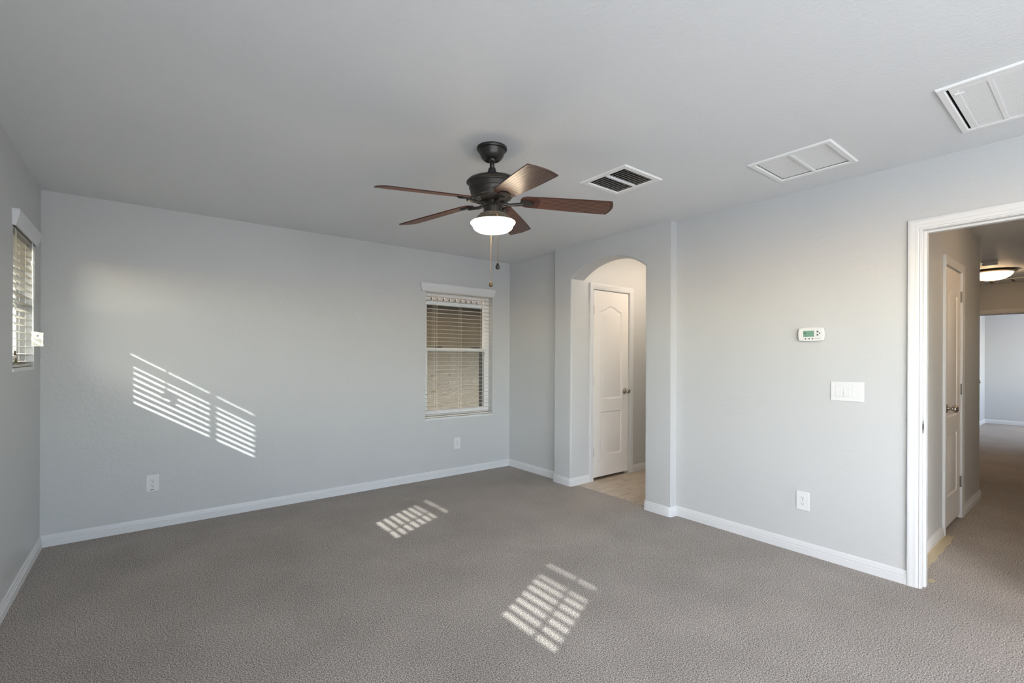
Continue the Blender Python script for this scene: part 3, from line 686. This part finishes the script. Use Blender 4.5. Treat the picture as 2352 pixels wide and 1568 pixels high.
# ------------------------------------------------------------------ hall things
def dome(name, loc, r, label, mt, fin=True):
    R = empty(name, loc, 0, label=label, cat='ceiling light')
    MB().lathe([(.001, 0), (r*.75, 0), (r, -.012), (r*1.0, -.022), (r*.90, -.034), (r*.84, -.036), (.001, -.030)], 40).build('metal_pan', 'bronze_l', R, auto=30)
    MB().lathe([(r*.86, -.030), (r*.82, -.052), (r*.72, -.080), (r*.55, -.104), (r*.32, -.119), (.001, -.125)], 40, cap=False).build('glass_dome', mt, R, smooth=True)
    if fin: MB().lathe([(.001, -.122), (.008, -.125), (.010, -.132), (.005, -.138), (.007, -.144), (.001, -.150)], 14).build('finial', 'bronze_l', R, smooth=True)
    return R
dome('ceiling_light', (8.55, .95, H), .225, 'lit alabaster glass flush light with a dark rim on the hall ceiling', 'dome')
dome('ceiling_light', (4.5, 2.75, H), .15, 'lit flush light in the vestibule behind the arch, hidden from the bedroom side', 'dome_b')
dome('ceiling_light', (4.9, -.1, H), .18, 'lit flush light near the bedroom end of the hall, hidden by the door casing', 'dome')
R = empty('smoke_detector', (7.75, .88, H), 0, label='round white smoke detector on the hall ceiling in front of the flush light', cat='smoke detector')
MB().lathe([(.001, 0), (.070, 0), (.070, -.012), (.001, -.012)], 32).build('mounting_base', 'plastic', R, auto=30)
MB().lathe([(.062, -.011), (.062, -.016), (.068, -.018), (.066, -.034), (.054, -.044), (.001, -.047)], 32).build('housing', 'plastic', R, auto=30)
R = empty('ceiling_register', (9.72, .95, H), 0, label='long white ceiling register beyond the hall light', cat='ceiling vent')
MB().box(-.20, .20, -.45, .45, -.012, -.0005).build('frame', 'vent', R, bevel=.003)
mb = MB()
for y in (-.30, -.08, .14, .35): MB().box(-.15, .15, y-.014, y+.014, -.0125, -.0118).build('slot', 'grey', R)
# masking paper left along the hall baseboard and a scrap by the doorway
mb = MB(); xs = [3.66+i*.06 for i in range(18)]; vs = []
for i, x in enumerate(xs):
    wv = .006*math.sin(i*1.7); vs += [(x, .7555, .012), (x, .752, .004), (x, .706+wv-.0, .002)]
k = len(xs); fs = []
for i in range(k-1): fs += [(3*i, 3*i+1, 3*i+4, 3*i+3), (3*i+1, 3*i+2, 3*i+5, 3*i+4)]
o = mb.add(vs, fs).build('masking_paper', 'kraft', fixn=False)
tag(o, 'long strip of beige masking paper lying along the hall baseboard', 'paper strip')
o = MB().prism([(3.625, .645), (3.665, .632), (3.69, .655), (3.66, .672), (3.63, .668)], .001, .003).build('paper_scrap', 'kraft')
tag(o, 'small torn beige paper scrap on the carpet just inside the hall', 'paper scrap')

# ------------------------------------------------------------------ outdoors
tag(MB().box(-40, 40, -30, 60, -.5, -.3).build('ground', 'gravel'), kind='structure')
# own house: roof slab edge, overhanging eave and left stucco window surrounds, added to narrow the sun patches
EO = 1.06
tag(MB().box(XL-EO, 14, YF-1.0, YB+.75, 2.62, 2.75).box(XL-EO, XL-EO+.04, YF-1.0, YB+.75, 2.30, 2.62).box(XL-EO, 14, YB+.71, YB+.75, 2.42, 2.62).build('trim_1', 'fascia'), kind='structure')
for i, (a, b_) in enumerate(WIN):
    tag(MB().box(XL-.33, XL-.15, a-.10, a+.055, WZ0-.12, WZ1+.12).box(XL-.26, XL-.15, b_, b_+.12, WZ0-.12, WZ1+.12).box(XL-.26, XL-.15, a+.055, b_, WZ1, WZ1+.12).box(XL-.26, XL-.15, a+.055, b_, WZ0-.25, WZ0-.13).build('trim_%d' % (i+2), 'stucco'), kind='structure')
tag(MB().box(XL-4.2, XL-.15, -3.2, -.65, 2.45, 2.6).build('trim_9', 'fascia'), kind='structure')  # unseen patio cover, added to block sun at the invented sliding door
# the house beyond the back window
nh = empty('neighbouring_house', (3, 8.4, -.3), 0, label='beige stucco house wall with deep grey eave outside the back window', cat='house')
def nb(mb, name, mt): 
    o = mb.build(name, mt, nh); o.location = (-3, -8.4, .3); return o
YN = 8.4; YE = 6.9
nb(MB().box(-9, 16, YN, YN+.3, -.3, 2.40), 'house_wall', 'stucco')
nb(MB().box(-9.5, 16, YE, YN+.1, 2.205, 2.24), 'soffit', 'soffit')
nb(MB().box(-9.5, 16, YE-.02, YE, 2.115, 2.175).box(-9.5, 16, YE-.11, YE-.02, 2.15, 2.24), 'gutter', 'fascia')
mb = MB(); x = -9.5
while x < 16: mb.lathe([(.012, 0), (.045, .001), (.05, .005), (.05, .5), (.03, .5)], 8, Matrix.Translation((x, YE-.13, 2.265)) @ Matrix.Rotation(-PI/2+.3, 4, 'X')); x += .11
mb.box(-9.5, 16, YE-.10, YE+.5, 2.24, 2.275)
nb(mb, 'roof_tiles', 'tile_roof')
nb(MB().box(-9, 16, YE+.35, YN+.3, 2.30, 5.2), 'upper_wall', 'stucco_pink')
# block fence and a house on the left side
tag(MB().box(-3.0, -2.85, -20, 45, -.3, 1.65).box(-3.03, -2.82, -20, 45, 1.65, 1.72).build('garden_wall', 'fence'), label='long tan block wall running outside the high left windows', cat='garden wall')

oh = empty('neighbouring_house', (-8, 14, -.3), 0, label='tall beige stucco house far beyond the high left corner window', cat='house')
def ob(mb, name, mt):
    o = mb.build(name, mt, oh); o.location = (8, -14, .3); return o
ob(MB().box(-16, -1.6, 14, 26, -.3, 5.2), 'house_wall', 'stucco')
ob(MB().box(-16.5, -1.1, 13.5, 26.5, 5.2, 5.4), 'roof_slab', 'fascia')
